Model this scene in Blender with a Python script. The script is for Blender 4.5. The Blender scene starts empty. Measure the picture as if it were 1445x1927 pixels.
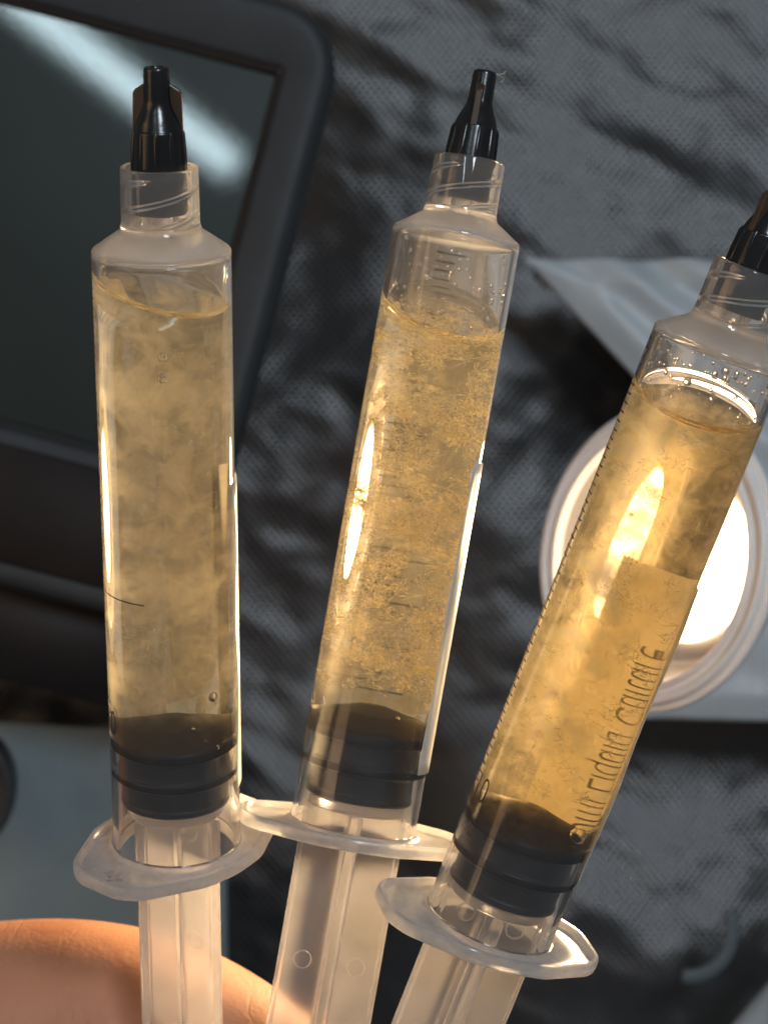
import bpy, bmesh, math, random
from mathutils import Vector, Matrix, noise

# ------------------------------------------------------------------ camera
scene = bpy.context.scene
COL = scene.collection
PW, PH = 1445.0, 1927.0            # size of the photograph, used to express directions
FPX = 4122.0                       # focal length in photograph pixels
PITCH, ROLL = math.radians(27), math.radians(17)
UPC = Vector((math.sin(ROLL)*math.cos(PITCH), math.cos(ROLL)*math.cos(PITCH), math.sin(PITCH)))  # world up seen by the camera
zc = UPC.normalized()
xc = Vector((1, 0, 0)); xc = (xc - zc*xc.dot(zc)).normalized()
yc = zc.cross(xc)
R3 = Matrix((xc, yc, zc))           # camera axes -> world axes
CAMPOS = Vector((0, 0, 0.62))
CW = Matrix.Translation(CAMPOS) @ R3.to_4x4()

def W(p):                           # a point measured from the lens (right, up, back), metres
    return CW @ Vector(p)
def P(px, py, d):                   # direction of a photograph pixel at depth d metres
    return W(((px-PW/2)/FPX*d, -(py-PH/2)/FPX*d, -d))
def Pc(px, py, d):
    return Vector(((px-PW/2)/FPX*d, -(py-PH/2)/FPX*d, -d))

cam_data = bpy.data.cameras.new('camera')
cam = bpy.data.objects.new('camera', cam_data); COL.objects.link(cam)
cam.matrix_world = CW
cam_data.sensor_fit = 'VERTICAL'; cam_data.sensor_height = 36.0
cam_data.lens = FPX/PH*36.0
cam_data.clip_start = 0.01; cam_data.clip_end = 20
cam_data.dof.use_dof = True
cam_data.dof.focus_distance = 0.258
cam_data.dof.aperture_fstop = 38.0
scene.camera = cam

# ------------------------------------------------------------------ world and lamps
world = bpy.data.worlds.new('World'); scene.world = world
world.use_nodes = True
bg = world.node_tree.nodes['Background']
bg.inputs[0].default_value = (0.72, 0.78, 0.82, 1); bg.inputs[1].default_value = 0.10

def area(name, pos, target, sx, sy, power, color, roll_to=None):
    l = bpy.data.lights.new(name, 'AREA'); l.shape = 'RECTANGLE'; l.size = sx; l.size_y = sy
    l.energy = power; l.color = color
    o = bpy.data.objects.new(name, l); COL.objects.link(o)
    z = (pos-target).normalized()
    x = (roll_to if roll_to is not None else Vector((0.3, 1, 0.2)))
    x = (x - z*x.dot(z)).normalized(); y = z.cross(x)
    o.matrix_world = Matrix.Translation(pos) @ Matrix((x, y, z)).transposed().to_4x4()
    return o
# window light, cool, high on the right behind the photographer
area('window_light', W((0.27, 0.35, 0.60)), W((0.06, 0.08, -0.5)), 0.24, 0.17, 3.4, (0.80, 0.90, 1.0))
# tube lamp mirrored in the screen
ta, tb = Vector((-0.235, 0.325, 0.5)), Vector((-0.094, 0.216, 0.5))
area('tube_lamp_light', W((ta+tb)/2), W((-0.1, 0.15, -0.42)), (tb-ta).length, 0.016, 0.15, (0.70, 0.93, 1.0),
     roll_to=(R3 @ (tb-ta)))
# warm room lamp low on the left (lights the hand)
area('warm_room_light', W((-0.45, 0.05, 0.0)), W((-0.08, -0.09, -0.28)), 0.30, 0.30, 0.35, (1.0, 0.62, 0.34))

scene.render.engine = 'CYCLES'
cy = scene.cycles
cy.max_bounces = 24; cy.transmission_bounces = 20; cy.glossy_bounces = 8
cy.diffuse_bounces = 4; cy.transparent_max_bounces = 24; cy.volume_bounces = 8
cy.caustics_reflective = True; cy.caustics_refractive = True
cy.blur_glossy = 0.3
cy.sample_clamp_indirect = 6.0
cy.use_denoising = True
cy.volume_step_rate = 1.0; cy.volume_max_steps = 96
scene.view_settings.view_transform = 'Standard'
scene.view_settings.look = 'None'
scene.view_settings.exposure = 0.40
scene.view_settings.gamma = 1.0

# ------------------------------------------------------------------ node helpers
def new_mat(name):
    m = bpy.data.materials.new(name); m.use_nodes = True
    nt = m.node_tree; nt.nodes.clear()
    out = nt.nodes.new('ShaderNodeOutputMaterial')
    return m, nt, out
def N(nt, kind, **kw):
    n = nt.nodes.new(kind)
    for k, v in kw.items():
        if k in n.inputs: n.inputs[k].default_value = v
        else: setattr(n, k, v)
    return n
def L(nt, a, b): nt.links.new(a, b)
def ramp(nt, fac, stops):
    r = nt.nodes.new('ShaderNodeValToRGB'); e = r.color_ramp.elements
    while len(e) < len(stops): e.new(0.5)
    for i, (p, c) in enumerate(stops):
        e[i].position = p; e[i].color = c if len(c) == 4 else (*c, 1)
    L(nt, fac, r.inputs[0]); return r
def mathn(nt, op, a, b=None, clamp=False):
    n = nt.nodes.new('ShaderNodeMath'); n.operation = op; n.use_clamp = clamp
    for i, v in enumerate((a, b)):
        if v is None: continue
        if isinstance(v, (int, float)): n.inputs[i].default_value = v
        else: L(nt, v, n.inputs[i])
    return n.outputs[0]
def coords(nt, scale=(1, 1, 1)):
    t = nt.nodes.new('ShaderNodeTexCoord'); m = nt.nodes.new('ShaderNodeMapping')
    m.inputs['Scale'].default_value = scale
    L(nt, t.outputs['Object'], m.inputs[0]); return m.outputs[0]
def noise_tex(nt, vec, scale, detail=4, rough=0.6, dist=0.0):
    n = nt.nodes.new('ShaderNodeTexNoise')
    n.inputs['Scale'].default_value = scale; n.inputs['Detail'].default_value = detail
    n.inputs['Roughness'].default_value = rough; n.inputs['Distortion'].default_value = dist
    L(nt, vec, n.inputs['Vector']); return n.outputs['Fac']

def simple(name, color, rough=0.5, var=0.15, vscale=60, spec=0.5, bump=0.0, bscale=400, coat=0.0, sheen=0.0):
    m, nt, out = new_mat(name)
    p = N(nt, 'ShaderNodeBsdfPrincipled', Roughness=rough)
    p.inputs['Specular IOR Level'].default_value = spec
    p.inputs['Coat Weight'].default_value = coat
    p.inputs['Sheen Weight'].default_value = sheen
    v = coords(nt)
    f = noise_tex(nt, v, vscale, 5)
    lo = tuple(c*(1-var) for c in color); hi = tuple(min(1, c*(1+var)) for c in color)
    L(nt, ramp(nt, f, [(0.3, lo), (0.7, hi)]).outputs[0], p.inputs['Base Color'])
    if bump:
        b = N(nt, 'ShaderNodeBump', Strength=bump, Distance=0.0003)
        L(nt, noise_tex(nt, v, bscale, 5), b.inputs['Height']); L(nt, b.outputs[0], p.inputs['Normal'])
    L(nt, p.outputs[0], out.inputs[0]); return m

# ------------------------------------------------------------------ materials
def plastic(name, milk, rough, tint=(0.93, 0.90, 0.88), milk_top=None, bump=0.0):
    m, nt, out = new_mat(name)
    g = N(nt, 'ShaderNodeBsdfGlass', IOR=1.49, Roughness=rough)
    g.inputs['Color'].default_value = (0.985, 0.98, 0.975, 1)
    tr = N(nt, 'ShaderNodeBsdfTranslucent'); tr.inputs['Color'].default_value = (*tint, 1)
    df = N(nt, 'ShaderNodeBsdfDiffuse'); df.inputs['Color'].default_value = (*tint, 1)
    mm = N(nt, 'ShaderNodeMixShader', Fac=0.35)
    L(nt, tr.outputs[0], mm.inputs[1]); L(nt, df.outputs[0], mm.inputs[2])
    mx = N(nt, 'ShaderNodeMixShader', Fac=milk)
    v = coords(nt)
    f = noise_tex(nt, v, 260, 4)
    base = mathn(nt, 'MULTIPLY', mathn(nt, 'ADD', f, 0.5), milk)
    if milk_top is not None:
        s = nt.nodes.new('ShaderNodeSeparateXYZ'); L(nt, v, s.inputs[0])
        mr = nt.nodes.new('ShaderNodeMapRange'); L(nt, s.outputs[2], mr.inputs[0])
        mr.inputs[1].default_value = 0.0762; mr.inputs[2].default_value = 0.0772
        mr.inputs[3].default_value = 0.0; mr.inputs[4].default_value = 1.0
        mr2 = nt.nodes.new('ShaderNodeMapRange'); L(nt, s.outputs[2], mr2.inputs[0])
        mr2.inputs[1].default_value = 0.0797; mr2.inputs[2].default_value = 0.0805
        mr2.inputs[3].default_value = 1.0; mr2.inputs[4].default_value = 0.25
        k = mathn(nt, 'MULTIPLY', mathn(nt, 'MULTIPLY', mr.outputs[0], mr2.outputs[0]), milk_top)
        base = mathn(nt, 'ADD', base, k, True)
    L(nt, base, mx.inputs[0])
    L(nt, g.outputs[0], mx.inputs[1]); L(nt, mm.outputs[0], mx.inputs[2])
    if bump:
        b = N(nt, 'ShaderNodeBump', Strength=bump, Distance=0.0002)
        L(nt, noise_tex(nt, v, 900, 3), b.inputs['Height'])
        for q in (g, tr, df): L(nt, b.outputs[0], q.inputs['Normal'])
    L(nt, mx.outputs[0], out.inputs[0]); return m
M_BARREL = plastic('clear_polypropylene', 0.04, 0.02, milk_top=0.30)
M_FLANGE = plastic('frosted_polypropylene', 0.38, 0.17, bump=0.05)
M_ROD = plastic('milky_polypropylene', 0.18, 0.18, tint=(0.93, 0.87, 0.86), bump=0.05)

def liquid_mat(name, density, scale, lo, hi, floor, absorb, one_sided=False):
    """one material for the whole liquid: its wall meets plastic, its free surface meets air"""
    m, nt, out = new_mat(name)
    at = nt.nodes.new('ShaderNodeAttribute'); at.attribute_type = 'GEOMETRY'; at.attribute_name = 'free_surface'
    ior = mathn(nt, 'ADD', mathn(nt, 'MULTIPLY', at.outputs['Fac'], 1.345-1.345/1.49), 1.345/1.49)
    g = N(nt, 'ShaderNodeBsdfGlass', Roughness=0.0); g.inputs['Color'].default_value = (1, 1, 1, 1)
    L(nt, ior, g.inputs['IOR']); L(nt, g.outputs[0], out.inputs[0])
    v = coords(nt, (1, 1, 0.8))
    n1 = noise_tex(nt, v, scale, 7, 0.68, 0.9)
    n2 = noise_tex(nt, v, scale*0.35, 2, 0.5, 0.2)
    s = mathn(nt, 'ADD', mathn(nt, 'MULTIPLY', n1, 0.62), mathn(nt, 'MULTIPLY', n2, 0.42))
    mr = nt.nodes.new('ShaderNodeMapRange'); L(nt, s, mr.inputs[0])
    mr.inputs[1].default_value = lo; mr.inputs[2].default_value = hi
    mr.inputs[3].default_value = floor; mr.inputs[4].default_value = 1.0
    d = mathn(nt, 'MULTIPLY', mr.outputs[0], density)
    sz = nt.nodes.new('ShaderNodeSeparateXYZ'); L(nt, coords(nt), sz.inputs[0])
    cl = nt.nodes.new('ShaderNodeMapRange'); L(nt, sz.outputs[2], cl.inputs[0])     # nearly clear just over the piston
    for i_, q_ in enumerate(((Z_SEAL+3.0)*mm, (Z_SEAL+7.0)*mm, 0.12, 1.0)): cl.inputs[i_+1].default_value = q_
    d = mathn(nt, 'MULTIPLY', d, cl.outputs[0])
    if one_sided:     # the clumps have settled against one side of this barrel
        sx = nt.nodes.new('ShaderNodeSeparateXYZ'); L(nt, coords(nt), sx.inputs[0])
        a1 = nt.nodes.new('ShaderNodeMapRange'); L(nt, sx.outputs[0], a1.inputs[0])
        for i_, q_ in enumerate((-0.0005, 0.0030, 0.0, 1.0)): a1.inputs[i_+1].default_value = q_
        a2 = nt.nodes.new('ShaderNodeMapRange'); L(nt, sx.outputs[2], a2.inputs[0])
        for i_, q_ in enumerate((0.044, 0.052, 0.90, 0.25)): a2.inputs[i_+1].default_value = q_
        d = mathn(nt, 'MULTIPLY', d, mathn(nt, 'SUBTRACT', 1.0, mathn(nt, 'MULTIPLY', a1.outputs[0], a2.outputs[0])))
    sc = N(nt, 'ShaderNodeVolumeScatter', Anisotropy=0.84); sc.inputs['Color'].default_value = (1.0, 0.94, 0.74, 1)
    L(nt, d, sc.inputs['Density'])
    ab = N(nt, 'ShaderNodeVolumeAbsorption', Density=absorb); ab.inputs['Color'].default_value = (0.97, 0.76, 0.15, 1)
    a = nt.nodes.new('ShaderNodeAddShader'); L(nt, sc.outputs[0], a.inputs[0]); L(nt, ab.outputs[0], a.inputs[1])
    L(nt, a.outputs[0], out.inputs['Volume'])
    m.cycles.volume_step_rate = 0.065
    return m

M_RUBBER = simple('black_rubber', (0.018, 0.017, 0.019), 0.42, 0.2, 300, spec=0.4)
M_CAP = simple('black_cap_plastic', (0.010, 0.010, 0.011), 0.22, 0.3, 300, spec=0.55, bump=0.08, bscale=900)
M_INK = simple('black_ink', (0.012, 0.012, 0.014), 0.5, 0.2, 800)
M_PRINT = simple('grey_label_ink', (0.32, 0.28, 0.22), 0.6, 0.1, 800)
M_BUBBLE, nt_, out_ = new_mat('air_bubble')
g_ = N(nt_, 'ShaderNodeBsdfGlass', IOR=1/1.345, Roughness=0.0); L(nt_, g_.outputs[0], out_.inputs[0])

M_DROP, nt_, out_ = new_mat('water_bead')
g_ = N(nt_, 'ShaderNodeBsdfGlass', IOR=1.345, Roughness=0.0); L(nt_, g_.outputs[0], out_.inputs[0])

M_LABEL, nt_, out_ = new_mat('white_vinyl_label')
d_ = N(nt_, 'ShaderNodeBsdfDiffuse'); t_ = N(nt_, 'ShaderNodeBsdfTranslucent'); gl_ = N(nt_, 'ShaderNodeBsdfGlossy', Roughness=0.25)
f_ = noise_tex(nt_, coords(nt_), 500, 4)
r_ = ramp(nt_, f_, [(0.3, (0.82, 0.79, 0.73)), (0.7, (0.88, 0.85, 0.79))])
L(nt_, r_.outputs[0], d_.inputs[0]); L(nt_, r_.outputs[0], t_.inputs[0])
a_ = N(nt_, 'ShaderNodeMixShader', Fac=0.45); L(nt_, d_.outputs[0], a_.inputs[1]); L(nt_, t_.outputs[0], a_.inputs[2])
b_ = N(nt_, 'ShaderNodeMixShader', Fac=0.05); L(nt_, a_.outputs[0], b_.inputs[1]); L(nt_, gl_.outputs[0], b_.inputs[2])
L(nt_, b_.outputs[0], out_.inputs[0])

M_FIBRE, nt_, out_ = new_mat('mycelium_fibre')
d_ = N(nt_, 'ShaderNodeBsdfDiffuse'); t_ = N(nt_, 'ShaderNodeBsdfTranslucent')
d_.inputs[0].default_value = t_.inputs[0].default_value = (0.97, 0.89, 0.68, 1)
a_ = N(nt_, 'ShaderNodeMixShader', Fac=0.55); L(nt_, d_.outputs[0], a_.inputs[1]); L(nt_, t_.outputs[0], a_.inputs[2])
tp_ = nt_.nodes.new('ShaderNodeBsdfTransparent')
f_ = noise_tex(nt_, coords(nt_), 1800, 2)
fac_ = ramp(nt_, f_, [(0.35, (0.15,)*3), (0.65, (0.75,)*3)])
b_ = nt_.nodes.new('ShaderNodeMixShader'); L(nt_, fac_.outputs[0], b_.inputs[0])
L(nt_, tp_.outputs[0], b_.inputs[1]); L(nt_, a_.outputs[0], b_.inputs[2]); L(nt_, b_.outputs[0], out_.inputs[0])

# ------------------------------------------------------------------ object helpers
def link(name, me, parent=None, mats=(), mw=None):
    o = bpy.data.objects.new(name, me); COL.objects.link(o)
    for m in mats: me.materials.append(m)
    if parent is not None: o.parent = parent
    if mw is not None: o.matrix_world = mw
    return o
def mesh_obj(name, verts, faces, mat, parent=None, smooth=True, mats=None, fm=None):
    me = bpy.data.meshes.new(name); me.from_pydata([tuple(v) for v in verts], [], faces); me.update()
    if smooth: me.polygons.foreach_set('use_smooth', [True]*len(me.polygons))
    o = link(name, me, parent, mats or (mat,))
    if fm: me.polygons.foreach_set('material_index', fm)
    return o
def empty(name, mw):
    o = bpy.data.objects.new(name, None); o.empty_display_size = 0.01; COL.objects.link(o); o.matrix_world = mw; return o
def tag(o, label=None, cat=None, group=None, kind=None):
    if label: o['label'] = label
    if cat: o['category'] = cat
    if group: o['group'] = group
    if kind: o['kind'] = kind
    return o
def sharpen(o, ang=35):
    for e in ():
        pass
    me = o.data
    bm = bmesh.new(); bm.from_mesh(me)
    for e in bm.edges:
        if len(e.link_faces) == 2 and e.calc_face_angle(0) > math.radians(ang): e.smooth = False
    bm.to_mesh(me); bm.free(); return o
mm = 0.001

def lathe(profile, seg=96, closed=False):
    """profile of (r, z) in mm, walked so that the outside lies to its right when going up"""
    V, F = [], []
    n = len(profile)
    for r, z in profile:
        for k in range(seg):
            a = 2*math.pi*k/seg
            V.append((r*mm*math.cos(a), r*mm*math.sin(a), z*mm))
    rng = n if closed else n-1
    for i in range(rng):
        j = (i+1) % n
        for k in range(seg):
            l = (k+1) % seg
            F.append((i*seg+k, i*seg+l, j*seg+l, j*seg+k))
    return V, F
def round_profile(pts, rad=0.25, n=3):
    out = []
    for i, p in enumerate(pts):
        if i in (0, len(pts)-1): out.append(p); continue
        a, b, c = Vector(pts[i-1]), Vector(p), Vector(pts[i+1])
        r = min(rad, (a-b).length*0.45, (c-b).length*0.45)
        s = b+(a-b).normalized()*r; e = b+(c-b).normalized()*r
        for k in range(n+1):
            t = k/n; out.append(tuple(s*(1-t)**2+b*2*t*(1-t)+e*t*t))
    return out

# ------------------------------------------------------------------ syringe dimensions (mm along the axis, 0 at the finger flange)
RO, RI = 8.0, 7.25
Z_SHOULDER, Z_NECK, Z_RIM = 77.0, 79.6, 86.6
Z_SEAL, PS = 14.2, 0.0     # PS: how far this syringe's piston is pushed in beyond that

def build_barrel(root, zl):
    """zl(theta) = height in mm of the wet line; the liquid covers the wall between Z_SEAL and zl"""
    seg = 128
    outer = [(8.05, 1.85), (8.02, 2.4), (7.95, 3.4), (7.93, 20), (7.96, 45), (8.0, 70)]
    outer += round_profile([(8.0, 75), (8.0, 77.05), (4.75, 79.3), (4.5, 80.0), (4.43, 86.6), (3.8, 86.6), (3.8, 86.0)], 0.35, 4)[0:]
    # inner neck wall with its screw thread is added as a finer grid
    V, F = lathe(outer, seg)
    base = len(V)
    nz = 60
    z0, z1 = 86.0, 80.2
    for i in range(nz+1):
        z = z0+(z1-z0)*i/nz
        for k in range(seg):
            a = 2*math.pi*k/seg
            ridge = 0
            for st in (0, math.pi):
                ph = ((z-80)/2.9*1.0 - (a+st)/(2*math.pi)*1.0*2.0) % 1.0
                ridge = max(ridge, max(0, 1-abs(ph-0.5)*2/0.26))
            r = 3.8 - 0.42*min(1, ridge*1.6)*min(1, max(0, (85.7-z)/0.5))
            V.append((r*mm*math.cos(a), r*mm*math.sin(a), z*mm))
    last_outer = (len(outer)-1)*seg
    for k in range(seg):
        l = (k+1) % seg
        F.append((last_outer+k, last_outer+l, base+l, base+k))
    for i in range(nz):
        for k in range(seg):
            l = (k+1) % seg
            a, b = base+i*seg, base+(i+1)*seg
            F.append((a+k, a+l, b+l, b+k))
    # floor of the neck and luer tip
    fl = [(3.6, 80.0), (2.2, 80.0), (2.1, 80.3), (1.9, 86.5), (1.2, 86.6), (1.0, 86.3), (1.0, 79.2)]
    V2, F2 = lathe([(3.8, 80.2)]+fl, seg); o = len(V); V += V2; F += [tuple(i+o for i in f) for f in F2]
    # cavity ceiling down to the wet line
    ceil = round_profile([(1.0, 79.2), (1.3, 78.6), (6.9, 76.9), (7.25, 76.2), (7.25, 75.5)], 0.4, 3)
    V2, F2 = lathe(ceil, seg); o = len(V); V += V2; F += [tuple(i+o for i in f) for f in F2]
    # dry wall above the liquid
    o = len(V); nd = 10
    for i in range(nd+1):
        for k in range(seg):
            a = 2*math.pi*k/seg; zb = zl(a)
            z = 75.5+(zb-75.5)*i/nd
            V.append((RI*mm*math.cos(a), RI*mm*math.sin(a), z*mm))
    for i in range(nd):
        for k in range(seg):
            l = (k+1) % seg; F.append((o+i*seg+k, o+i*seg+l, o+(i+1)*seg+l, o+(i+1)*seg+k))
    # dry wall under the seal, and the foot
    V2, F2 = lathe([(RI, Z_SEAL), (RI, 9), (RI, 3), (7.35, 1.85), (8.05, 1.85)], seg); o = len(V); V += V2; F += [tuple(i+o for i in f) for f in F2]
    b = mesh_obj('barrel', V, F, M_BARREL, root)
    bm = bmesh.new(); bm.from_mesh(b.data); bmesh.ops.remove_doubles(bm, verts=bm.verts, dist=2e-7)
    bm.to_mesh(b.data); bm.free()
    sharpen(b, 40)
    return b

def outline_flange():
    # rounded long hexagon, mm
    pts = [(14.3, 3.2), (12.6, 5.9), (5.0, 9.9), (0, 10.5), (-5.0, 9.9), (-12.6, 5.9), (-14.3, 3.2),
           (-14.3, -3.2), (-12.6, -5.9), (-5.0, -9.9), (0, -10.5), (5.0, -9.9), (12.6, -5.9), (14.3, -3.2)]
    out = []
    n = len(pts)
    for i in range(n):
        a, b, c = Vector(pts[i-1]), Vector(pts[i]), Vector(pts[(i+1) % n])
        s = b+(a-b).normalized()*min(1.3, (a-b).length*0.45); e = b+(c-b).normalized()*min(1.3, (c-b).length*0.45)
        for k in range(5):
            t = k/5; out.append(s*(1-t)**2+b*2*t*(1-t)+e*t*t)
    # resample by angle so it matches the round hole
    seg = 128; res = []
    for k in range(seg):
        a = 2*math.pi*k/seg; d = Vector((math.cos(a), math.sin(a)))
        best = 10
        for i in range(len(out)):
            p, q = out[i], out[(i+1) % len(out)]
            den = d.x*(q-p).y-d.y*(q-p).x
            if abs(den) < 1e-9: continue
            t = (p.x*(q-p).y-p.y*(q-p).x)/den; u = (p.x*d.y-p.y*d.x)/den
            if t > 0 and -1e-6 <= u <= 1+1e-6: best = t; break
        res.append(best)
    return res
FL = outline_flange()

def build_flange(parent, ang):
    seg = 128
    def ring(f, z): return [((f(FL[k]))*mm*math.cos(2*math.pi*k/seg+ang), f(FL[k])*mm*math.sin(2*math.pi*k/seg+ang), z*mm) for k in range(seg)]
    rings = [ring(lambda r: 7.4, 0.12), ring(lambda r: r-0.7, 0.1), ring(lambda r: r-0.22, 0.18), ring(lambda r: r-0.04, 0.42),
             ring(lambda r: r, 0.9), ring(lambda r: r-0.05, 1.6), ring(lambda r: r-0.22, 1.85), ring(lambda r: r-0.7, 1.88), ring(lambda r: r-0.9, 1.7), ring(lambda r: max(9.0, r-1.1), 1.15),
             ring(lambda r: max(8.9, r-1.5), 1.05), ring(lambda r: 8.75, 1.35), ring(lambda r: 8.4, 1.55), ring(lambda r: 8.2, 1.8), ring(lambda r: 7.4, 1.8)]
    V = [v for r in rings for v in r]; F = []
    n = len(rings)
    for i in range(n):
        j = (i+1) % n
        for k in range(seg):
            l = (k+1) % seg; F.append((i*seg+k, i*seg+l, j*seg+l, j*seg+k))
    return sharpen(mesh_obj('flange', V, F, M_FLANGE, parent), 32)

def build_piston(root):
    pr = [(0.01, 5.95), (6.4, 5.95), (6.8, 6.2), (6.8, 6.8), (6.6, 7.0), (6.62, 9.2), (6.8, 9.5), (7.27, 9.75), (7.27, 10.7), (6.85, 10.95), (6.8, 13.0),
          (6.9, 13.3), (7.27, 13.6), (7.27, 14.7), (6.9, 15.1), (4.2, 16.8), (1.2, 18.0), (0.01, 18.1)]
    V, F = lathe(round_profile(pr, 0.18, 3), 96)
    V = [(x, y, z+PS*mm) for x, y, z in V]
    return mesh_obj('piston', V, F, M_RUBBER, root)

def add_box(V, F, c, s, rz=0.0):
    o = len(V)
    for dx in (-1, 1):
        for dy in (-1, 1):
            for dz in (-1, 1):
                x, y = c[0]+dx*s[0]/2, c[1]+dy*s[1]/2
                V.append(((x*math.cos(rz)-y*math.sin(rz))*mm, (x*math.sin(rz)+y*math.cos(rz))*mm, (c[2]+dz*s[2]/2)*mm))
    for f in ((0, 1, 3, 2), (4, 6, 7, 5), (0, 4, 5, 1), (2, 3, 7, 6), (0, 2, 6, 4), (1, 5, 7, 3)): F.append(tuple(o+i for i in f))

def build_rod(root, ang, marks):
    # extruded cross section with slightly thicker lips at the vane ends
    h, t = 6.5, 0.62
    sec = []
    for q in range(4):
        a = q*math.pi/2
        for x, y in ((t, -t), (h-0.6, -t), (h-0.45, -t*1.25), (h, -t*1.25), (h, t*1.25), (h-0.45, t*1.25), (h-0.6, t)):
            sec.append((x*math.cos(a+ang)-y*math.sin(a+ang), x*math.sin(a+ang)+y*math.cos(a+ang)))
    zs = [-64, 4.35]
    V = [(x*mm, y*mm, z*mm) for z in zs for x, y in sec]; n = len(sec)
    F = [(i, (i+1) % n, n+(i+1) % n, n+i) for i in range(n)] + [tuple(range(n-1, -1, -1)), tuple(range(n, 2*n))]
    rod = mesh_obj('plunger_rod', V, F, M_ROD, root, smooth=False); rod.location = (0, 0, PS*mm)
    bv = rod.modifiers.new('bevel', 'BEVEL'); bv.width = 0.00012; bv.segments = 2; bv.limit_method = 'ANGLE'
    V, F = lathe(round_profile([(0.01, 4.42), (5.8, 4.42), (6.05, 4.6), (6.05, 5.7), (5.8, 5.9), (0.01, 5.9)], 0.2), 64)
    mesh_obj('rod_head', V, F, M_ROD, rod)
    V, F = lathe(round_profile([(0.01, -66), (9.4, -66), (9.6, -65.6), (9.6, -64.3), (9.3, -64.02), (0.01, -64.02)], 0.2), 64)
    mesh_obj('thumb_rest', V, F, M_ROD, rod)
    for (va, r, z, side) in marks:      # round ejector marks standing on a vane's face
        V, F = [], []
        A = ang+va
        ux = Vector((math.cos(A), math.sin(A), 0)); un = Vector((-math.sin(A), math.cos(A), 0))*side; uz = Vector((0, 0, 1))
        c = ux*r+un*(t+0.005)+uz*z
        S = 40
        for rr, hh in ((1.22, 0), (1.2, 0.13), (1.08, 0.15), (1.0, 0.0)):
            for k in range(S):
                a = 2*math.pi*k/S; p = c+(ux*math.cos(a)+uz*math.sin(a))*rr+un*hh
                V.append(p*mm)
        for i in range(3):
            for k in range(S):
                l = (k+1) % S; F.append((i*S+k, i*S+l, (i+1)*S+l, (i+1)*S+k))
        mesh_obj('mould_mark', V, F, M_ROD, rod)
    return rod

def build_cap(root, ang):
    z = Z_RIM
    pr = [(0.01, 81.3), (3.1, 81.3), (3.2, 81.6), (3.1, 85.6), (3.05, z+0.3), (2.85, z+4.0), (2.72, z+4.2), (2.3, z+5.4), (1.75, z+6.6), (1.55, z+7.3), (1.47, z+10.8), (1.35, z+11.1), (0.8, z+11.1), (0.7, z+10.8), (0.01, z+10.8)]
    V, F = lathe(round_profile(pr, 0.35, 4), 72)
    cap = mesh_obj('cap', V, F, M_CAP, root)
    # flat wing with chamfered shoulders
    w, t = 2.92, 0.42
    poly = [(-w*1.0, z-1.5), (w*1.0, z-1.5), (w, z+0.5), (w*0.93, z+8.3), (w*0.86, z+8.6), (1.45, z+9.3), (-1.45, z+9.3), (-w*0.86, z+8.6), (-w*0.93, z+8.3), (-w, z+0.5)]
    V, F = [], []
    for s in (-1, 1):
        for x, zz in poly:
            y = s*t
            V.append(((x*math.cos(ang)-y*math.sin(ang))*mm, (x*math.sin(ang)+y*math.cos(ang))*mm, zz*mm))
    n = len(poly)
    F = [tuple(range(n)), tuple(range(2*n-1, n-1, -1))] + [(i, i+n, (i+1) % n+n, (i+1) % n) for i in range(n)]
    wg = mesh_obj('wing', V, F, M_CAPWING, cap, smooth=False)
    bv = wg.modifiers.new('bevel', 'BEVEL'); bv.width = 0.00015; bv.segments = 2
    # grip ribs around the foot of the cone
    for k in range(10):
        a = ang+2*math.pi*(k+0.5)/10
        V, F = [], []
        prof = [(3.02, z-1.0), (3.2, z-0.6), (3.16, z+1.2), (3.0, z+3.6), (2.8, z+4.1)]
        for r, zz in prof:
            for da, dr in ((-0.09, -0.15), (-0.05, 0.05), (0.05, 0.05), (0.09, -0.15)):
                V.append(((r+dr)*mm*math.cos(a+da), (r+dr)*mm*math.sin(a+da), zz*mm))
        for i in range(4):
            for j in range(3): F.append((i*4+j, i*4+j+1, i*4+j+5, i*4+j+4))
        mesh_obj('grip_rib', V, F, M_CAP, cap)
    return cap
M_CAPWING = simple('lamp_lit_cap_brown', (0.060, 0.034, 0.020), 0.3, 0.3, 300, spec=0.5)  # brown puts warm lamp light on the black wing into its colour

def build_liquid(root, zl, nrm, zc_, mats):
    seg = 128; V, F, fm = [], [], []
    levels = 12
    for i in range(levels+1):
        for k in range(seg):
            a = 2*math.pi*k/seg; z = Z_SEAL+(zl(a)-Z_SEAL)*i/levels
            V.append((RI*mm*math.cos(a), RI*mm*math.sin(a), z*mm))
    for i in range(levels):
        for k in range(seg):
            l = (k+1) % seg; F.append((i*seg+k, i*seg+l, (i+1)*seg+l, (i+1)*seg+k)); fm.append(0)
    # meniscus: climbs 0.9 mm at the wall
    rr = [7.0, 6.7, 6.3, 5.8, 5.0, 3.5, 1.8]
    o = levels*seg
    for r in rr:
        s = len(V)
        for k in range(seg):
            a = 2*math.pi*k/seg
            drop = 1.15*(1-math.exp(-(RI-r)/0.55))
            z = zp(a, r, nrm, zc_)+1.15-drop
            V.append((r*mm*math.cos(a), r*mm*math.sin(a), z*mm))
        for k in range(seg):
            l = (k+1) % seg; F.append((o+k, o+l, s+l, s+k)); fm.append(1)
        o = s
    V.append((0, 0, zc_*mm)); c = len(V)-1
    for k in range(seg): F.append((o+k, o+(k+1) % seg, c)); fm.append(1)
    V.append((0, 0, (Z_SEAL)*mm)); c = len(V)-1
    for k in range(seg): F.append(((k+1) % seg, k, c)); fm.append(0)
    o = mesh_obj('liquid', V, F, mats, root)
    at = o.data.attributes.new('free_surface', 'FLOAT', 'FACE'); at.data.foreach_set('value', [float(q) for q in fm])
    return o
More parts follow.
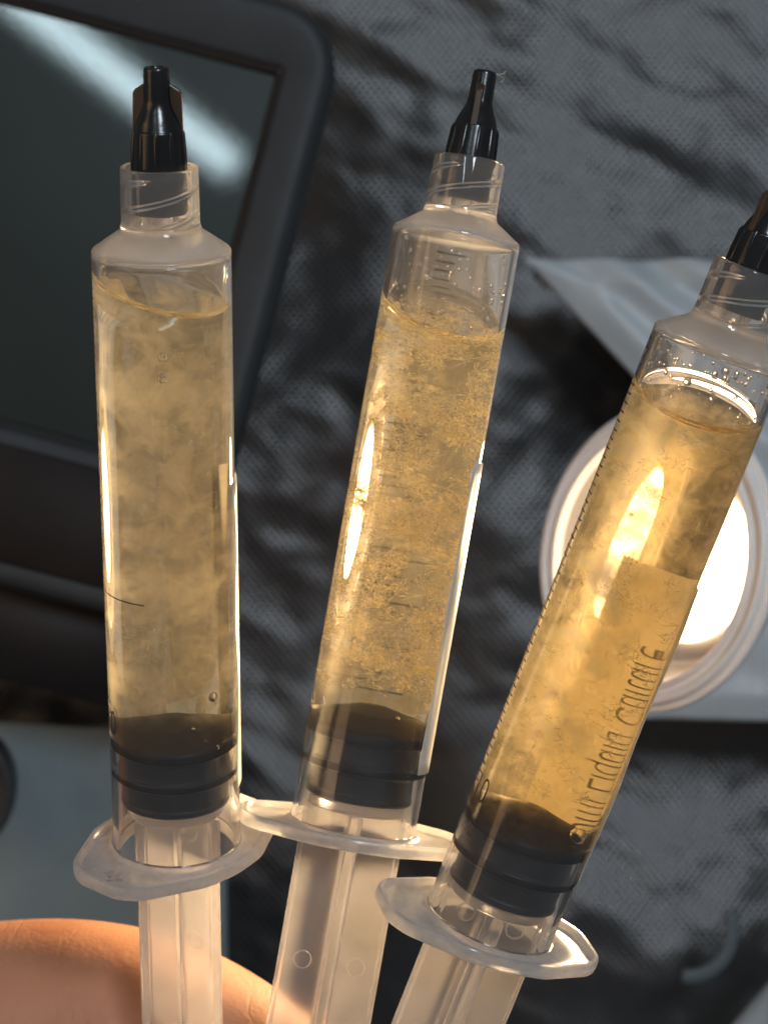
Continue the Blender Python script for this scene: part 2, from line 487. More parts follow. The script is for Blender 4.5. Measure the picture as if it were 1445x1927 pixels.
def zp(a, r, n, zc_):
    return zc_ - (n.x*r*math.cos(a)+n.y*r*math.sin(a))/n.z

def inside(x, y, z, nrm, zc_, m=0.25):
    r = math.hypot(x, y)
    if r > RI-m: return False
    top = zc_-(n_dot(nrm, x, y))/nrm.z-0.3
    bot = max(Z_SEAL, 18.1+PS-r*0.52)+0.3
    return bot < z < top
def n_dot(n, x, y): return n.x*x+n.y*y

def build_fibres(root, nrm, zc_, seed, clumps, per, size, spread, thr, wid=1.0, name='mycelium'):
    """mycelium: clumps of thin curled ribbons gathered where a noise field is dense"""
    rnd = random.Random(seed); V, F = [], []
    off = Vector((seed*3.1, seed*1.7, 0)); made = tries = 0
    g, u = rnd.gauss, rnd.uniform
    while made < clumps and tries < clumps*40:
        tries += 1
        r = (RI-0.3)*math.sqrt(rnd.random()); a = u(0, 2*math.pi); z = u(Z_SEAL, 76)
        c = Vector((r*math.cos(a), r*math.sin(a), z))
        if not inside(c.x, c.y, c.z, nrm, zc_) or z < Z_SEAL+5.5: continue
        if noise.fractal(Vector((c.x, c.y, c.z*0.9))*0.22+off, 1.0, 2.0, 4) < thr+u(-0.12, 0.12): continue
        made += 1
        flow = Vector((g(0, 1), g(0, 1), g(0, 0.6))).normalized()
        for _ in range(int(per*u(0.3, 1.7))):
            p = c+Vector((g(0, 1), g(0, 1), g(0, 0.8)))*spread
            d = (flow*0.7+Vector((g(0, 1), g(0, 1), g(0, 0.6)))).normalized()
            ax = Vector((g(0, 1), g(0, 1), g(0, 1))).normalized()
            side = d.cross(ax).normalized(); L_ = size*u(0.4, 1.7); w = u(0.018, 0.06)*wid
            n = 6; o = len(V); ok = True; pts = []
            curl = u(-1.1, 1.1)
            for i in range(n):
                if not inside(p.x, p.y, p.z, nrm, zc_, 0.1): ok = False; break
                ww = w*math.sin(math.pi*(i+0.5)/n)
                pts.append(p-side*ww); pts.append(p+side*ww)
                d = (d+side*curl*0.5+ax*u(-0.25, 0.25)).normalized(); side = (side-d*side.dot(d)).normalized(); p = p+d*(L_/n)
            if not ok: continue
            V += [q*mm for q in pts]
            for i in range(n-1): F.append((o+2*i, o+2*i+1, o+2*i+3, o+2*i+2))
    o = mesh_obj(name, V, F, M_FIBRE, root, smooth=True); o['kind'] = 'stuff'
    return o

def sphere(name, c, r, mat, parent, squash=1.0, seg=24):
    bm = bmesh.new(); bmesh.ops.create_uvsphere(bm, u_segments=seg, v_segments=seg//2, radius=r*mm)
    bmesh.ops.scale(bm, vec=(1, 1, squash), verts=bm.verts)
    bmesh.ops.translate(bm, vec=Vector(c)*mm, verts=bm.verts)
    me = bpy.data.meshes.new(name); bm.to_mesh(me); bm.free()
    me.polygons.foreach_set('use_smooth', [True]*len(me.polygons))
    return link(name, me, parent, (mat,))

def droplets(parent, nrm, zc_, seed, count, rmax):
    """wet beads clinging to the dry wall above the liquid"""
    rnd = random.Random(seed); bm = bmesh.new()
    for _ in range(count):
        a = rnd.uniform(0, 2*math.pi); zl_ = zp(a, RI, nrm, zc_)+1.4
        if zl_ > 75.4: continue
        z = zl_+(75.8-zl_)*rnd.random()**1.6; rad = rmax*(0.3+0.7*rnd.random()**2.5)
        m = Matrix.Translation(Vector(((RI-rad*0.5-0.02)*math.cos(a), (RI-rad*0.5-0.02)*math.sin(a), z))*mm) @ Matrix.Rotation(a, 4, 'Z') @ Matrix.Diagonal((0.5, rnd.uniform(0.8, 1.5), rnd.uniform(0.8, 1.7), 1))
        bmesh.ops.create_icosphere(bm, subdivisions=2, radius=rad*mm, matrix=m)
    me = bpy.data.meshes.new('droplets'); bm.to_mesh(me); bm.free()
    me.polygons.foreach_set('use_smooth', [True]*len(me.polygons))
    o = link('droplets', me, parent, (M_DROP,)); o['kind'] = 'stuff'

# curved marks on the outside of the barrel
def patch(a0, a1, z0, z1, r=None, nseg=None, rad_off=0.02):
    nseg = nseg or max(1, int(abs(a1-a0)/0.06)); V, F = [], []
    R_ = (r or 7.97)+rad_off
    for k in range(nseg+1):
        a = a0+(a1-a0)*k/nseg
        for z in (z0, z1): V.append((R_*mm*math.cos(a), R_*mm*math.sin(a), z*mm))
    for k in range(nseg): F.append((2*k, 2*k+2, 2*k+3, 2*k+1))
    return V, F

def wrap_text(txt, a_c, z_c, size, parent, name, r, along=False, cond=0.8, mirror=False):
    """flat lettering bent round the barrel; size in mm. along=True: the line runs up the barrel's axis"""
    cu = bpy.data.curves.new('txt', 'FONT'); cu.body = txt; cu.size = size; cu.align_x = 'CENTER'; cu.align_y = 'CENTER'
    cu.resolution_u = 4; cu.offset = -0.012*size
    ob = bpy.data.objects.new('txt', cu); COL.objects.link(ob)
    dg = bpy.context.evaluated_depsgraph_get()
    me = bpy.data.meshes.new_from_object(ob.evaluated_get(dg))
    COL.objects.unlink(ob); bpy.data.objects.remove(ob); bpy.data.curves.remove(cu)
    bm = bmesh.new(); bm.from_mesh(me)
    bmesh.ops.subdivide_edges(bm, edges=[e for e in bm.edges if e.calc_length() > 0.5], cuts=2)
    for v in bm.verts:
        u, w = v.co.x*cond, v.co.y
        if along: u, w = -w, u     # baseline runs along +z, letter tops towards -circumference
        if mirror: u = -u
        a = a_c+u/r
        v.co = Vector((r*mm*math.cos(a), r*mm*math.sin(a), (z_c+w)*mm))
    bm.to_mesh(me); bm.free()
    me.name = name
    return link(name, me, parent, (M_PRINT if along else M_INK,))

def build_scale(barrel, sa, long_mark=None):
    rnd = random.Random(5)
    pitch = 1.132; z10 = 18.6; n = 0
    for i in range(0, 51):
        z = z10+ (50-i)*pitch
        major = (i % 5 == 0)
        if z > 76: continue
        a0, a1 = (sa-0.34, sa+0.17) if major else (sa-0.17, sa+0.17)
        V, F = patch(a0, a1, z-0.09, z+0.09)
        mesh_obj('scale_mark', V, F, M_INK, barrel)
    if long_mark:
        V, F = patch(long_mark[0], long_mark[1], long_mark[2]-0.08, long_mark[2]+0.08, nseg=20)
        mesh_obj('scale_mark', V, F, M_INK, barrel)

def build_label(barrel, a0, a1, text_a):
    V, F = [], []
    na, nz = 60, 24; rnd = random.Random(int(a0*100)+7)
    for j in range(nz+1):
        t = j/nz; z = 10.0+39.5*t
        for i in range(na+1):
            s = i/na; a = a0+(a1-a0)*s
            lift = 0.10+0.28*max(0, 1-s*9)*(0.6+0.5*math.sin(z*0.31+1))  # free edge lifts a little
            cut = 0
            zz = z
            if t > 0.93: zz = z-0.9*max(0, 1-s*12)   # rounded corner
            r = 8.02+lift
            V.append((r*mm*math.cos(a), r*mm*math.sin(a), zz*mm))
    for j in range(nz):
        for i in range(na):
            b = j*(na+1)+i; F.append((b, b+1, b+na+2, b+na+1))
    lb = mesh_obj('label', V, F, M_LABEL, barrel)
    sd = lb.modifiers.new('thickness', 'SOLIDIFY'); sd.thickness = 0.00008; sd.offset = 1
    wrap_text('Liquid Culture', text_a, 30.5, 2.9, lb, 'print', 8.045, along=True, cond=1.15)
    wrap_text('10ml', text_a, 16.6, 2.9, lb, 'print', 8.045, along=True, cond=1.15)
    return lb

def syringe(top_px, d_top, bot_px, rot, cfg):
    global Z_SEAL, PS
    PS = cfg['ps']; Z_SEAL = 14.2+PS
    T = Pc(top_px[0], top_px[1], d_top)
    # depth of the flange end so that the barrel measures 77 mm
    lo, hi = d_top, d_top+0.06
    for _ in range(50):
        m_ = (lo+hi)/2
        if (Pc(bot_px[0], bot_px[1], m_)-T).length < 0.077: lo = m_
        else: hi = m_
    B = Pc(bot_px[0], bot_px[1], lo)
    print('tilt', math.degrees(math.asin((lo-d_top)/0.077)), 'depth', lo)
    z = (R3 @ (T-B)).normalized(); right = R3 @ Vector((1, 0, 0))
    x = (right-z*right.dot(z)).normalized(); y = z.cross(x)
    M = Matrix((x, y, z)).transposed().to_4x4(); M.translation = W(B)
    root = empty('syringe', M)
    nrm = Vector((x.z, y.z, z.z))       # world up in the syringe's own axes
    zc_ = cfg['level']
    wet = lambda a: min(75.4, zp(a, RI, nrm, zc_)+1.15)
    barrel = build_barrel(root, wet)
    fl = build_flange(barrel, math.radians(cfg['flange']))
    if 'emboss' in cfg:
        cu = bpy.data.curves.new('txt', 'FONT'); cu.body = cfg['emboss']; cu.size = 2.7*mm; cu.extrude = 0.07*mm; cu.bevel_depth = 0.02*mm
        cu.align_x = 'CENTER'; cu.align_y = 'CENTER'; cu.resolution_u = 3
        ob = bpy.data.objects.new('txt', cu); COL.objects.link(ob)
        me = bpy.data.meshes.new_from_object(ob.evaluated_get(bpy.context.evaluated_depsgraph_get()))
        COL.objects.unlink(ob); bpy.data.objects.remove(ob); bpy.data.curves.remove(cu)
        A = math.radians(-127)
        me.transform(Matrix.Translation((11.3*mm*math.cos(A), 11.3*mm*math.sin(A), 1.2*mm)) @ Matrix.Rotation(math.radians(-58), 4, 'Z')); me.name = 'embossed_letters'
        link('embossed_letters', me, barrel, (M_ROD,))
    build_scale(barrel, math.radians(cfg['scale']), cfg.get('long'))
    for (t, a, zz, s) in cfg['text']: wrap_text(t, math.radians(a), zz, s, barrel, 'print', 7.985, cond=0.75)
    build_label(barrel, math.radians(cfg['label'][0]), math.radians(cfg['label'][1]), math.radians(cfg['label'][2]))
    build_piston(root)
    build_rod(root, math.radians(cfg['rod']), cfg['marks'])
    build_cap(root, math.radians(cfg['cap']))
    liq = build_liquid(root, wet, nrm, zc_, liquid_mat(*cfg['vol']))
    droplets(liq, nrm, zc_, int(zc_*10), cfg['drops'][0], cfg['drops'][1])
    for c in cfg['fibres']: build_fibres(root, nrm, zc_, *c)
    for (bx, by, bz, br) in cfg['bubbles']: sphere('air_bubble', (bx, by, bz), br, M_BUBBLE, liq)
    return root

r = math.radians
G = 'syringes of cloudy yellow liquid held up in a fan'
S1 = syringe((304, 470), 0.2505, (334, 1600), 0, dict(
    level=72.0, emboss='aly', drops=(14, 0.2), ps=1.7, flange=52, scale=-171, long=(r(-160), r(-107), 36.2), label=(-16, 77, 38),
    text=[('10', -157, 19.2, 4.6), ('mL', -156, 14.8, 3.2)],
    rod=-38, marks=[(0, 3.4, -13, -1), (0, 2.9, 2.2, -1)], cap=0,
    vol=('liquid_fine_haze', 230.0, 340.0, 0.54, 0.59, 0.06, 30),
    fibres=[(11, 60, 12, 0.8, 0.9, 0.12, 1.0)],
    bubbles=[(0.5, -6.5, 66.2, 0.55), (0.5, -6.6, 63.7, 0.62), (5.0, -4.6, 23.4, 0.6), (5.4, -4.6, 16.6, 0.32), (3.9, -4.5, 17.4, 0.18), (2.3, -3.5, 18.9, 0.2), (0.5, -5.6, 16.5, 0.13)]))
tag(S1, 'leftmost syringe, fine hazy yellow liquid with two bubbles near its top, winged black cap', 'syringe', G)
S2 = syringe((859, 443), 0.2740, (660, 1577), 0, dict(
    level=66.8, drops=(130, 0.34), ps=-0.6, flange=2, scale=96, label=(-35, 60, 20), text=[],
    rod=2, marks=[(math.pi, 3.4, -15.5, 1), (0, 3.4, -15.5, -1)], cap=82,
    vol=('liquid_flecked', 110.0, 300.0, 0.54, 0.59, 0.05, 40),
    fibres=[(23, 430, 32, 1.1, 0.42, 0.06, 2.9), (29, 100, 4, 2.4, 0.7, -0.05, 2.0)],
    bubbles=[(3.0, -5.6, 64.2, 0.5), (2.8, -5.2, 16.6, 0.3)]))
tag(S2, 'middle syringe, stringy flecked yellow liquid, scale marks in the empty top, bottle shaped cap', 'syringe', G)
S3 = syringe((1355, 652), 0.2520, (911, 1758), 0, dict(
    level=69.6, drops=(110, 0.36), ps=0.2, flange=15, scale=-179, label=(-20, 84, 57),
    text=[('10', -160, 18.2, 4.6), ('mL', -158, 13.6, 3.2)],
    rod=-2, marks=[(0, 3.2, 2.0, -1), (math.pi, 3.2, 2.0, 1)], cap=38,
    vol=('liquid_clear_haze', 560.0, 430.0, 0.535, 0.59, 0.05, 84, True),
    fibres=[(35, 110, 22, 1.2, 0.5, 0.14, 1.3)],
    bubbles=[(4.6, -4.4, 17.3, 1.15)]))
tag(S3, 'rightmost syringe, tilted, glowing in front of the round lamp, cap cut by the picture edge', 'syringe', G)

def lint(cap, seed, c):
    rnd = random.Random(seed); pts = [Vector(c)*mm]; d = Vector((1, -0.2, 0.1)).normalized()
    for k in range(9):
        d = (d+Vector((rnd.gauss(0, 1), rnd.gauss(0, 1), rnd.gauss(0, 1)))*0.55).normalized(); pts.append(pts[-1]+d*0.24*mm)
    V, F = [], []
    for i, p in enumerate(pts):
        t = (pts[min(len(pts)-1, i+1)]-pts[max(0, i-1)]).normalized(); sv = t.cross(Vector((0.3, 0.9, 0.2))).normalized(); u = sv.cross(t)
        for k in range(5):
            a = 2*math.pi*k/5; V.append(p+(sv*math.cos(a)+u*math.sin(a))*0.035*mm)
    for i in range(len(pts)-1):
        for k in range(5): F.append((i*5+k, i*5+(k+1) % 5, (i+1)*5+(k+1) % 5, (i+1)*5+k))
    mesh_obj('lint', V, F, simple('pale_lint', (0.5, 0.46, 0.4), 0.8), cap)
for ch in S2.children:
    if ch.name.startswith('cap'): lint(ch, 3, (1.2, -0.3, Z_RIM+11.0)); lint(ch, 8, (1.3, -0.2, Z_RIM+10.9))

# ------------------------------------------------------------------ the round lamp
def lamp():
    LD = 0.362
    c = Pc(1216, 1046, LD)
    n = Vector((-0.74, 0.10, 0.66)).normalized()       # the mouth faces left towards the first syringe
    u = Vector((0.26, 1, 0.1)); u = (u-n*u.dot(n)).normalized(); v = n.cross(u)
    M = Matrix((u, v, n)).transposed().to_4x4(); M.translation = c
    root = empty('work_lamp', CW @ M @ Matrix.Scale(LD/0.405, 4))
    a, _ = 29.0, 0
    white = simple('lamp_white_plastic', (0.78, 0.76, 0.75), 0.35, 0.05, 80)
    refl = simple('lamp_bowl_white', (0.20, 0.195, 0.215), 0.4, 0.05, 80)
    pr = [(a-6.0, -1.4), (a-5.4, 0.3), (a-4.6, 0.4), (a-4.2, -0.8), (a-3.4, -0.8), (a-3.0, 0.2), (a-1.7, 0.2), (a-1.3, -1.2), (a-0.3, -1.4), (a-0.1, -2.4), (a-7.4, -13.2), (a-16, -24), (0.01, -25)]
    V, F = lathe(round_profile(pr[::-1], 0.5, 3), 96); rim = mesh_obj('housing', V, F, white, root)
    pr = [(0.01, -13.0), (19.0, -13.0), (20.4, -10.5), (22.0, -5), (a-6.0, -1.4)]
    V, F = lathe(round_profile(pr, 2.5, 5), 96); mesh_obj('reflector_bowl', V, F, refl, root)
    em, nt, out = new_mat('lamp_glow')
    e = N(nt, 'ShaderNodeEmission', Strength=9.0); e.inputs[0].default_value = (1.0, 0.66, 0.34, 1)
    L(nt, e.outputs[0], out.inputs[0])
    V, F = lathe(round_profile([(15.2, -12.2), (14.9, -11.4), (11, -11.1), (0.01, -10.9)], 2.0, 5), 96)
    mesh_obj('glowing_diffuser', V, F, em, root)
    l = bpy.data.lights.new('lamp_beam', 'AREA'); l.shape = 'DISK'; l.size = 0.030; l.energy = 0.34; l.color = (1.0, 0.70, 0.37); l.spread = math.radians(94)
    lo = bpy.data.objects.new('lamp_beam', l); COL.objects.link(lo); lo.parent = root
    lo.matrix_local = Matrix.Translation((0, 0, -0.0106)) @ Matrix.Rotation(math.pi, 4, 'X')
    tag(root, 'round white lamp with ringed rim and glowing warm bowl behind the rightmost syringe', 'lamp')
lamp()

# ------------------------------------------------------------------ device with screen
def device():
    d = 0.43
    u = Vector((530-336, -(132-886), 0)); 
    # screen corners follow the photograph's proportions, device lies square to the lens
    s = d/FPX
    ax = Vector((1, -0.262, 0)).normalized(); ay = Vector((0.262, 1, 0)).normalized()
    TR = Pc(530, 132, d)
    root = empty('tablet_device', CW @ Matrix.Translation(TR) @ Matrix((ax, ay, Vector((0, 0, 1)))).transposed().to_4x4())
    k = s
    w, h = 640*k, 778*k
    bz_r, bz_t, bz_b = 88*k, 118*k, 285*k
    case = simple('dark_grey_case', (0.034, 0.039, 0.044), 0.58, 0.12, 90, spec=0.35, bump=0.12, bscale=1500)
    dark = simple('bezel_lip', (0.012, 0.011, 0.011), 0.5, 0.2, 90)
    # outer rounded body with window
    def rr(x0, y0, x1, y1, rad, n=8):
        pts = []
        for cx, cy, a in ((x1-rad, y1-rad, 0), (x0+rad, y1-rad, 90), (x0+rad, y0+rad, 180), (x1-rad, y0+rad, 270)):
            for i in range(n+1):
                t = math.radians(a+90*i/n); pts.append((cx+rad*math.cos(t), cy+rad*math.sin(t)))
        return pts
    out = rr(-w-bz_r, -h-bz_b, bz_r, bz_t, 0.0125)
    inn = rr(-w, -h, 0, 0, 0.0006)
    def ringstack(stack, closed=False):
        V, F = [], []; n = len(stack[0][0])
        for pts, z in stack: V += [(x, y, z) for x, y in pts]
        for i in range(len(stack)-1):
            for k_ in range(n):
                l = (k_+1) % n; F.append((i*n+k_, i*n+l, (i+1)*n+l, (i+1)*n+k_))
        return V, F
    def grow(pts, g):
        cx, cy = -w/2, -h/2
        r_ = []
        n = len(pts)
        for i in range(n):
            a, b = Vector(pts[i-1]), Vector(pts[(i+1) % n]); t = (b-a).normalized(); r_.append((pts[i][0]+t.y*g, pts[i][1]-t.x*g))
        return r_
    V, F = ringstack([(out, -0.016), (grow(out, 0.0012), -0.010), (grow(out, 0.0012), -0.003), (out, 0.0008), (grow(out, -0.0014), 0.0016), (grow(out, -0.003), 0.0012),
                      (grow(inn, 0.0014), 0.0012), (grow(inn, 0.0004), 0.0004), (inn, -0.0022)])
    n = len(out); F.append(tuple(range(n-1, -1, -1)))
    c = mesh_obj('case', V, F, case, root, smooth=True); sharpen(c, 50)
    V, F = ringstack([(grow(inn, 0.00035), 0.0006), (grow(inn, -0.0006), 0.0001), (grow(inn, -0.0011), -0.0019)])
    mesh_obj('gasket', V, F, dark, c)
    chin = rr(-w-bz_r+0.004, -h-bz_b+0.0035, bz_r-0.0045, -h-0.0035, 0.006)
    V, F = ringstack([(chin, 0.0005), (chin, 0.0014), ([(x*1.0, y*1.0) for x, y in grow(chin, -0.0005)], 0.0018)])
    n = len(chin); F.append(tuple(range(2*n, 3*n)))
    mesh_obj('chin_shade_panel', V, F, simple('brown_black_chin_shade', (0.013, 0.010, 0.009), 0.62, 0.2, 90, spec=0.25), c)  # added panel, its brown-black paints the chin's dim reflection as colour
    scr, nt, o_ = new_mat('dark_screen_glass')
    p = N(nt, 'ShaderNodeBsdfPrincipled', Roughness=0.30)
    v = coords(nt)
    L(nt, ramp(nt, noise_tex(nt, v, 25, 2), [(0.3, (0.007, 0.012, 0.009)), (0.7, (0.011, 0.017, 0.014))]).outputs[0], p.inputs['Base Color'])
    p.inputs['Specular IOR Level'].default_value = 0.35; p.inputs['Coat Weight'].default_value = 1.0; p.inputs['Coat Roughness'].default_value = 0.022
    b = N(nt, 'ShaderNodeBump', Strength=0.2, Distance=0.00002); L(nt, noise_tex(nt, v, 1500, 3, 0.7), b.inputs['Height'])
    L(nt, b.outputs[0], p.inputs['Normal']); L(nt, b.outputs[0], p.inputs['Coat Normal'])
    L(nt, p.outputs[0], o_.inputs[0])
    V = [(-w-0.0005, -h-0.0005, -0.0021), (0.0005, -h-0.0005, -0.0021), (0.0005, 0.0005, -0.0021), (-w-0.0005, 0.0005, -0.0021)]
    V += [(x, y, z-0.003) for x, y, z in V]
    mesh_obj('screen', V, [(0, 1, 2, 3), (7, 6, 5, 4), (0, 4, 5, 1), (1, 5, 6, 2), (2, 6, 7, 3), (3, 7, 4, 0)], scr, root, smooth=False)
    # black block filling the dark strip below the lower bezel
    V, F = ringstack([(rr(-w-bz_r+0.002, -h-bz_b-0.020, bz_r-0.004, -h-bz_b+0.010, 0.004), z) for z in (-0.060, -0.016, -0.0105)])
    n = len(V)//3; F.append(tuple(range(2*n, 3*n)))
    mesh_obj('base', V, F, simple('black_strip_plastic', (0.010, 0.009, 0.009), 0.6, 0.2, 90), root)
    tag(root, 'dark grey tablet in a thick rounded case, lamp streak mirrored in its screen', 'tablet')
device()

# ------------------------------------------------------------------ cloths
def weave_mat(name, lo, hi, pitch, rough, bumpd, spec=0.5):
    m, nt, out = new_mat(name)
    p = N(nt, 'ShaderNodeBsdfPrincipled', Roughness=rough); p.inputs['Specular IOR Level'].default_value = spec
    v = coords(nt)
    s = nt.nodes.new('ShaderNodeSeparateXYZ'); L(nt, v, s.inputs[0])
    k = 2*math.pi/pitch
    wob = mathn(nt, 'MULTIPLY', noise_tex(nt, v, 30, 2), 1.5)
    sx = mathn(nt, 'SINE', mathn(nt, 'ADD', mathn(nt, 'MULTIPLY', s.outputs[0], k), wob))
    sy = mathn(nt, 'SINE', mathn(nt, 'ADD', mathn(nt, 'MULTIPLY', s.outputs[1], k*0.8), wob))
    h = mathn(nt, 'ADD', mathn(nt, 'MULTIPLY', mathn(nt, 'MULTIPLY', sx, sy), 0.5), 0.5)
    n1 = noise_tex(nt, v, 22, 4); n2 = noise_tex(nt, v, 1500, 2)
    c = ramp(nt, mathn(nt, 'ADD', mathn(nt, 'MULTIPLY', h, 0.55), mathn(nt, 'MULTIPLY', n1, 0.55)), [(0.25, lo), (0.8, hi)])
    L(nt, c.outputs[0], p.inputs['Base Color'])
    b = N(nt, 'ShaderNodeBump', Strength=0.9, Distance=bumpd)
    L(nt, mathn(nt, 'ADD', mathn(nt, 'ADD', h, mathn(nt, 'MULTIPLY', n2, 0.25)), mathn(nt, 'MULTIPLY', noise_tex(nt, v, 38, 3, 0.5, 0.3), 5.0)), b.inputs['Height']); L(nt, b.outputs[0], p.inputs['Normal'])
    L(nt, p.outputs[0], out.inputs[0]); return m

def cloth_grid(x0, x1, y0, y1, d, nx, ny, fn, name, mat, inside_fn=None):
    """cloth lying square to the view at depth d (px bounds); fn gives its height in mm towards the lens"""
    V, F = [], []
    base = CW @ Matrix.Translation((0, 0, -d))
    for j in range(ny+1):
        for i in range(nx+1):
            px = x0+(x1-x0)*i/nx; py = y0+(y1-y0)*j/ny
            if inside_fn: px, py = inside_fn(i/nx, j/ny)
            x = (px-PW/2)/FPX*d; y = -(py-PH/2)/FPX*d
            V.append((x, y, fn(x*1000, y*1000, i/nx, j/ny)*mm))
    for j in range(ny):
        for i in range(nx):
            b = j*(nx+1)+i; F.append((b, b+nx+1, b+nx+2, b+1))
    o = mesh_obj(name, V, F, mat, None); o.matrix_world = base
    return o

def ridged(p, sc, ang, seed, k=1.0):
    x = p[0]*math.cos(ang)+p[1]*math.sin(ang); y = -p[0]*math.sin(ang)+p[1]*math.cos(ang)
    v = Vector((x*sc*0.35, y*sc, seed))
    n = noise.fractal(v, 0.9, 2.1, 4)
    return k*(1-abs(n)*2.0)
def f_ground(x, y, s, t):
    h = 10*noise.noise(Vector((x*0.015, y*0.015, 3.3)))
    h += ridged((x, y), 0.030, math.radians(-28), 4.1, 1.3)
    h += ridged((x, y), 0.055, math.radians(35), 9.7, 0.45)
    h += 0.5*noise.fractal(Vector((x*0.09, y*0.09, 1.1)), 1.0, 2.0, 3)
    return h
M_NYLON = weave_mat('dark_woven_nylon', (0.008, 0.0078, 0.008), (0.034, 0.033, 0.034), 0.0019, 0.33, 0.00016, 0.9)
gr = cloth_grid(-1400, 2900, -1200, 3200, 0.53, 260, 270, f_ground, 'ground_cloth', M_NYLON)
tag(gr, 'rumpled dark grey woven nylon spread behind everything', kind='structure')

M_SATIN = simple('pale_blue_grey_cloth', (0.46, 0.51, 0.54), 0.42, 0.06, 40, spec=0.5, bump=0.1, bscale=1800)
def pale_map(s, t):
    # left side runs diagonally, then down behind the lamp
    y = 488+(1352-488)*t
    xl = 985+(1205-985)*min(1, t/0.27) if t < 0.27 else 1205+8*math.sin(t*9)
    return xl+(2100-xl)*s, y+(-10*s)*(1-t)*0+(22*s*t)
def f_pale(x, y, s, t):
    e = min(s*14, t*18, (1-t)*18, 1)
    h = 3.0*e+ (1-t)**1.5*1.7*math.sin((x*0.75+y*1.0)*0.42+1.2*noise.noise(Vector((x*.05, y*.05, 0))))*min(1, s*6)
    h += 1.5*noise.fractal(Vector((x*0.045, y*0.045, 7.0)), 1.0, 2.0, 3)
    return h
pc = cloth_grid(0, 0, 0, 0, 0.49, 120, 110, f_pale, 'pale_cloth', M_SATIN, pale_map)
sd = pc.modifiers.new('thickness', 'SOLIDIFY'); sd.thickness = 0.008; sd.offset = -1
tag(pc, 'smooth pale blue grey cloth behind the lamp, folded near its upper left corner', 'cloth')

M_BLUE = simple('blue_grey_sheet', (0.25, 0.32, 0.345), 0.75, 0.10, 30, bump=0.1, bscale=1800)
def blue_map(s, t):
    x = -500+(425+500)*s
    return x+10*t, 1358+0.06*x+(2500-1358)*t
def f_blue(x, y, s, t):
    return 2.0*min(1, t*16, (1-s)*16)+2.2*noise.fractal(Vector((x*0.04, y*0.04, 2.0)), 1.0, 2.0, 3)
bc = cloth_grid(0, 0, 0, 0, 0.475, 70, 90, f_blue, 'blue_grey_sheet', M_BLUE, blue_map)
sd = bc.modifiers.new('thickness', 'SOLIDIFY'); sd.thickness = 0.006; sd.offset = -1
tag(bc, 'blue grey sheet below the tablet at the lower left', 'cloth')

# dark round pot at the left edge
def pot():
    c = Pc(-62, 1487, 0.45)
    M = Matrix.Translation(c)
    root = empty('round_pot', CW @ M)
    V, F = lathe(round_profile([(0.01, -12), (8.6, -12), (9.3, -6), (9.2, 0.5), (8.7, 1.2), (7.9, 1.0), (7.4, -1.5), (0.01, -2)], 0.5, 3), 64)
    V = [(x, y*1.35, z) for x, y, z in V]
    mesh_obj('body', V, F, simple('dark_pot_plastic', (0.04, 0.046, 0.052), 0.4, 0.1, 60), root)
    tag(root, 'dark round pot cut off by the left edge of the picture', 'pot')
pot()

# strap loop and pale tube at lower right
def tube_path(pts, rad, name, mat, parent=None, flat=1.0, seg=12):
    V, F = [], []
    n = len(pts)
    for i, p in enumerate(pts):
        t = (Vector(pts[min(n-1, i+1)])-Vector(pts[max(0, i-1)])).normalized()
        up = Vector((0, 0, 1)); s = t.cross(up).normalized(); u = s.cross(t)
        for k in range(seg):
            a = 2*math.pi*k/seg; V.append(Vector(p)+(s*math.cos(a)+u*math.sin(a)*flat)*rad)
    for i in range(n-1):
        for k in range(seg):
            l = (k+1) % seg; F.append((i*seg+k, i*seg+l, (i+1)*seg+l, (i+1)*seg+k))
    F.append(tuple(range(seg-1, -1, -1))); F.append(tuple(range((n-1)*seg, n*seg)))
    o = mesh_obj(name, V, F, mat, parent); return o
cc = Pc(1292, 1738, 0.50)
pts = []
for k in range(25):
    a = math.radians(18-118*k/24)
    pts.append(cc+Vector((math.cos(a)*0.0098, math.sin(a)*0.0112, 0.004)))
o = tube_path(pts, 0.0017, 'strap_loop', simple('grey_strap', (0.10, 0.125, 0.135), 0.6, 0.1, 200, bump=0.1), flat=0.5)
o.matrix_world = CW
tag(o, 'curved grey strap lying on the dark fabric at the lower right', 'strap')
pts = [Pc(1380+260*k/10, 1990-300*k/10, 0.46+0.001*math.sin(k)) for k in range(11)]
o = tube_path(pts, 0.0048, 'pale_tube', simple('pale_grey_plastic', (0.34, 0.38, 0.40), 0.5, 0.06, 60), flat=0.8, seg=20)
o.matrix_world = CW
tag(o, 'pale grey tube crossing the bottom right corner', 'tube')

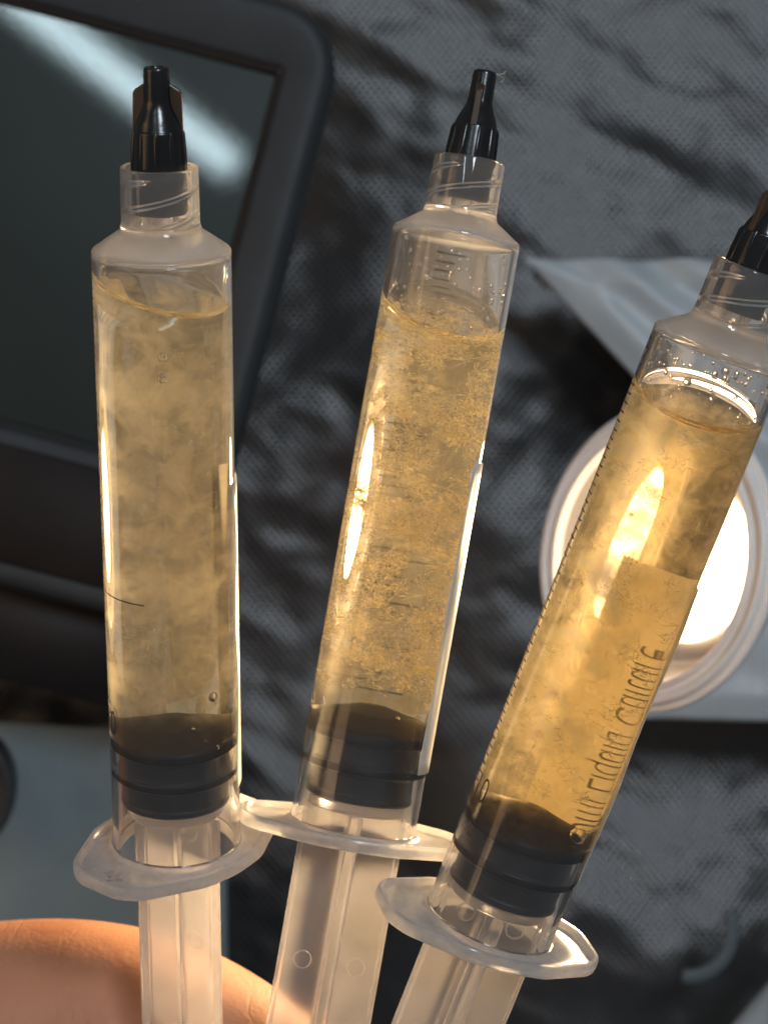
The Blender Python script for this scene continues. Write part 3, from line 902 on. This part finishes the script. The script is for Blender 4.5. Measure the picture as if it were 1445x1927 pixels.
# ------------------------------------------------------------------ hand
def hand():
    skin, nt, out = new_mat('skin')
    p = N(nt, 'ShaderNodeBsdfPrincipled', Roughness=0.5)
    v = coords(nt)
    c = ramp(nt, noise_tex(nt, v, 55, 5), [(0.3, (0.40, 0.17, 0.095)), (0.55, (0.50, 0.235, 0.135)), (0.75, (0.54, 0.26, 0.155))])
    L(nt, c.outputs[0], p.inputs['Base Color'])
    p.inputs['Subsurface Weight'].default_value = 0.25; p.inputs['Subsurface Radius'].default_value = (0.004, 0.0015, 0.0008)
    p.inputs['Subsurface Scale'].default_value = 1.0
    b = N(nt, 'ShaderNodeBump', Strength=0.26, Distance=0.0002)
    vo = nt.nodes.new('ShaderNodeTexVoronoi'); vo.inputs['Scale'].default_value = 1300; L(nt, v, vo.inputs['Vector'])
    mp = coords(nt, (1, 0.28, 1))
    L(nt, mathn(nt, 'ADD', mathn(nt, 'ADD', mathn(nt, 'MULTIPLY', noise_tex(nt, mp, 420, 4), 1.0), mathn(nt, 'MULTIPLY', ramp(nt, noise_tex(nt, coords(nt, (1, 0.35, 0.6)), 130, 3, 0.5, 0.8), [(0.44, (1,)*3), (0.50, (0.2,)*3), (0.56, (1,)*3)]).outputs[0], 0.6)), mathn(nt, 'MULTIPLY', vo.outputs['Distance'], 0.5)), b.inputs['Height'])
    L(nt, b.outputs[0], p.inputs['Normal']); L(nt, p.outputs[0], out.inputs[0])
    bm = bmesh.new(); sk = bm.verts.layers.skin.verify()
    def vv(px, py, d, rad):
        v_ = bm.verts.new(Pc(px, py, d)); v_[sk].radius = (rad, rad); return v_
    def chain(start, lst):
        a = start
        for q in lst:
            b_ = vv(*q); bm.edges.new((a, b_)); a = b_
        return a
    wrist = vv(-700, 2075, 0.312, 0.0260); wrist[sk].use_root = True
    chain(wrist, [(-1500, 2130, 0.32, 0.029)])
    palm = vv(-120, 2290, 0.316, 0.026); bm.edges.new((wrist, palm))
    chain(wrist, [(-250, 1975, 0.308, 0.0205), (60, 1953, 0.306, 0.0188), (260, 1958, 0.303, 0.0172), (400, 2000, 0.300, 0.0146),
                  (500, 2055, 0.296, 0.0130), (640, 2140, 0.290, 0.0105), (770, 2215, 0.284, 0.008)])
    kn = vv(260, 2330, 0.315, 0.023); bm.edges.new((palm, kn))
    # four fingers curling in front of and round the plunger rods below the frame
    chain(kn, [(470, 2300, 0.322, 0.0105), (720, 2310, 0.318, 0.0092), (880, 2330, 0.300, 0.0085), (860, 2350, 0.278, 0.0075)])
    chain(kn, [(450, 2450, 0.322, 0.0108), (730, 2470, 0.318, 0.0095), (880, 2480, 0.298, 0.0086), (840, 2500, 0.276, 0.0076)])
    chain(palm, [(240, 2560, 0.320, 0.0105), (540, 2620, 0.318, 0.0092), (700, 2630, 0.298, 0.0084), (650, 2640, 0.276, 0.0074)])
    chain(palm, [(120, 2690, 0.320, 0.0092), (380, 2760, 0.316, 0.0080), (520, 2770, 0.298, 0.0073), (480, 2775, 0.279, 0.0065)])
    me = bpy.data.meshes.new('hand'); bm.to_mesh(me); bm.free()
    o = link('hand', me, None, (skin,)); o.matrix_world = CW
    s = o.modifiers.new('skin', 'SKIN'); s.use_smooth_shade = True
    sb = o.modifiers.new('sub', 'SUBSURF'); sb.levels = 3; sb.render_levels = 3
    tag(o, 'hand holding the plungers from below, skin edge showing at the lower left', 'hand')
hand()
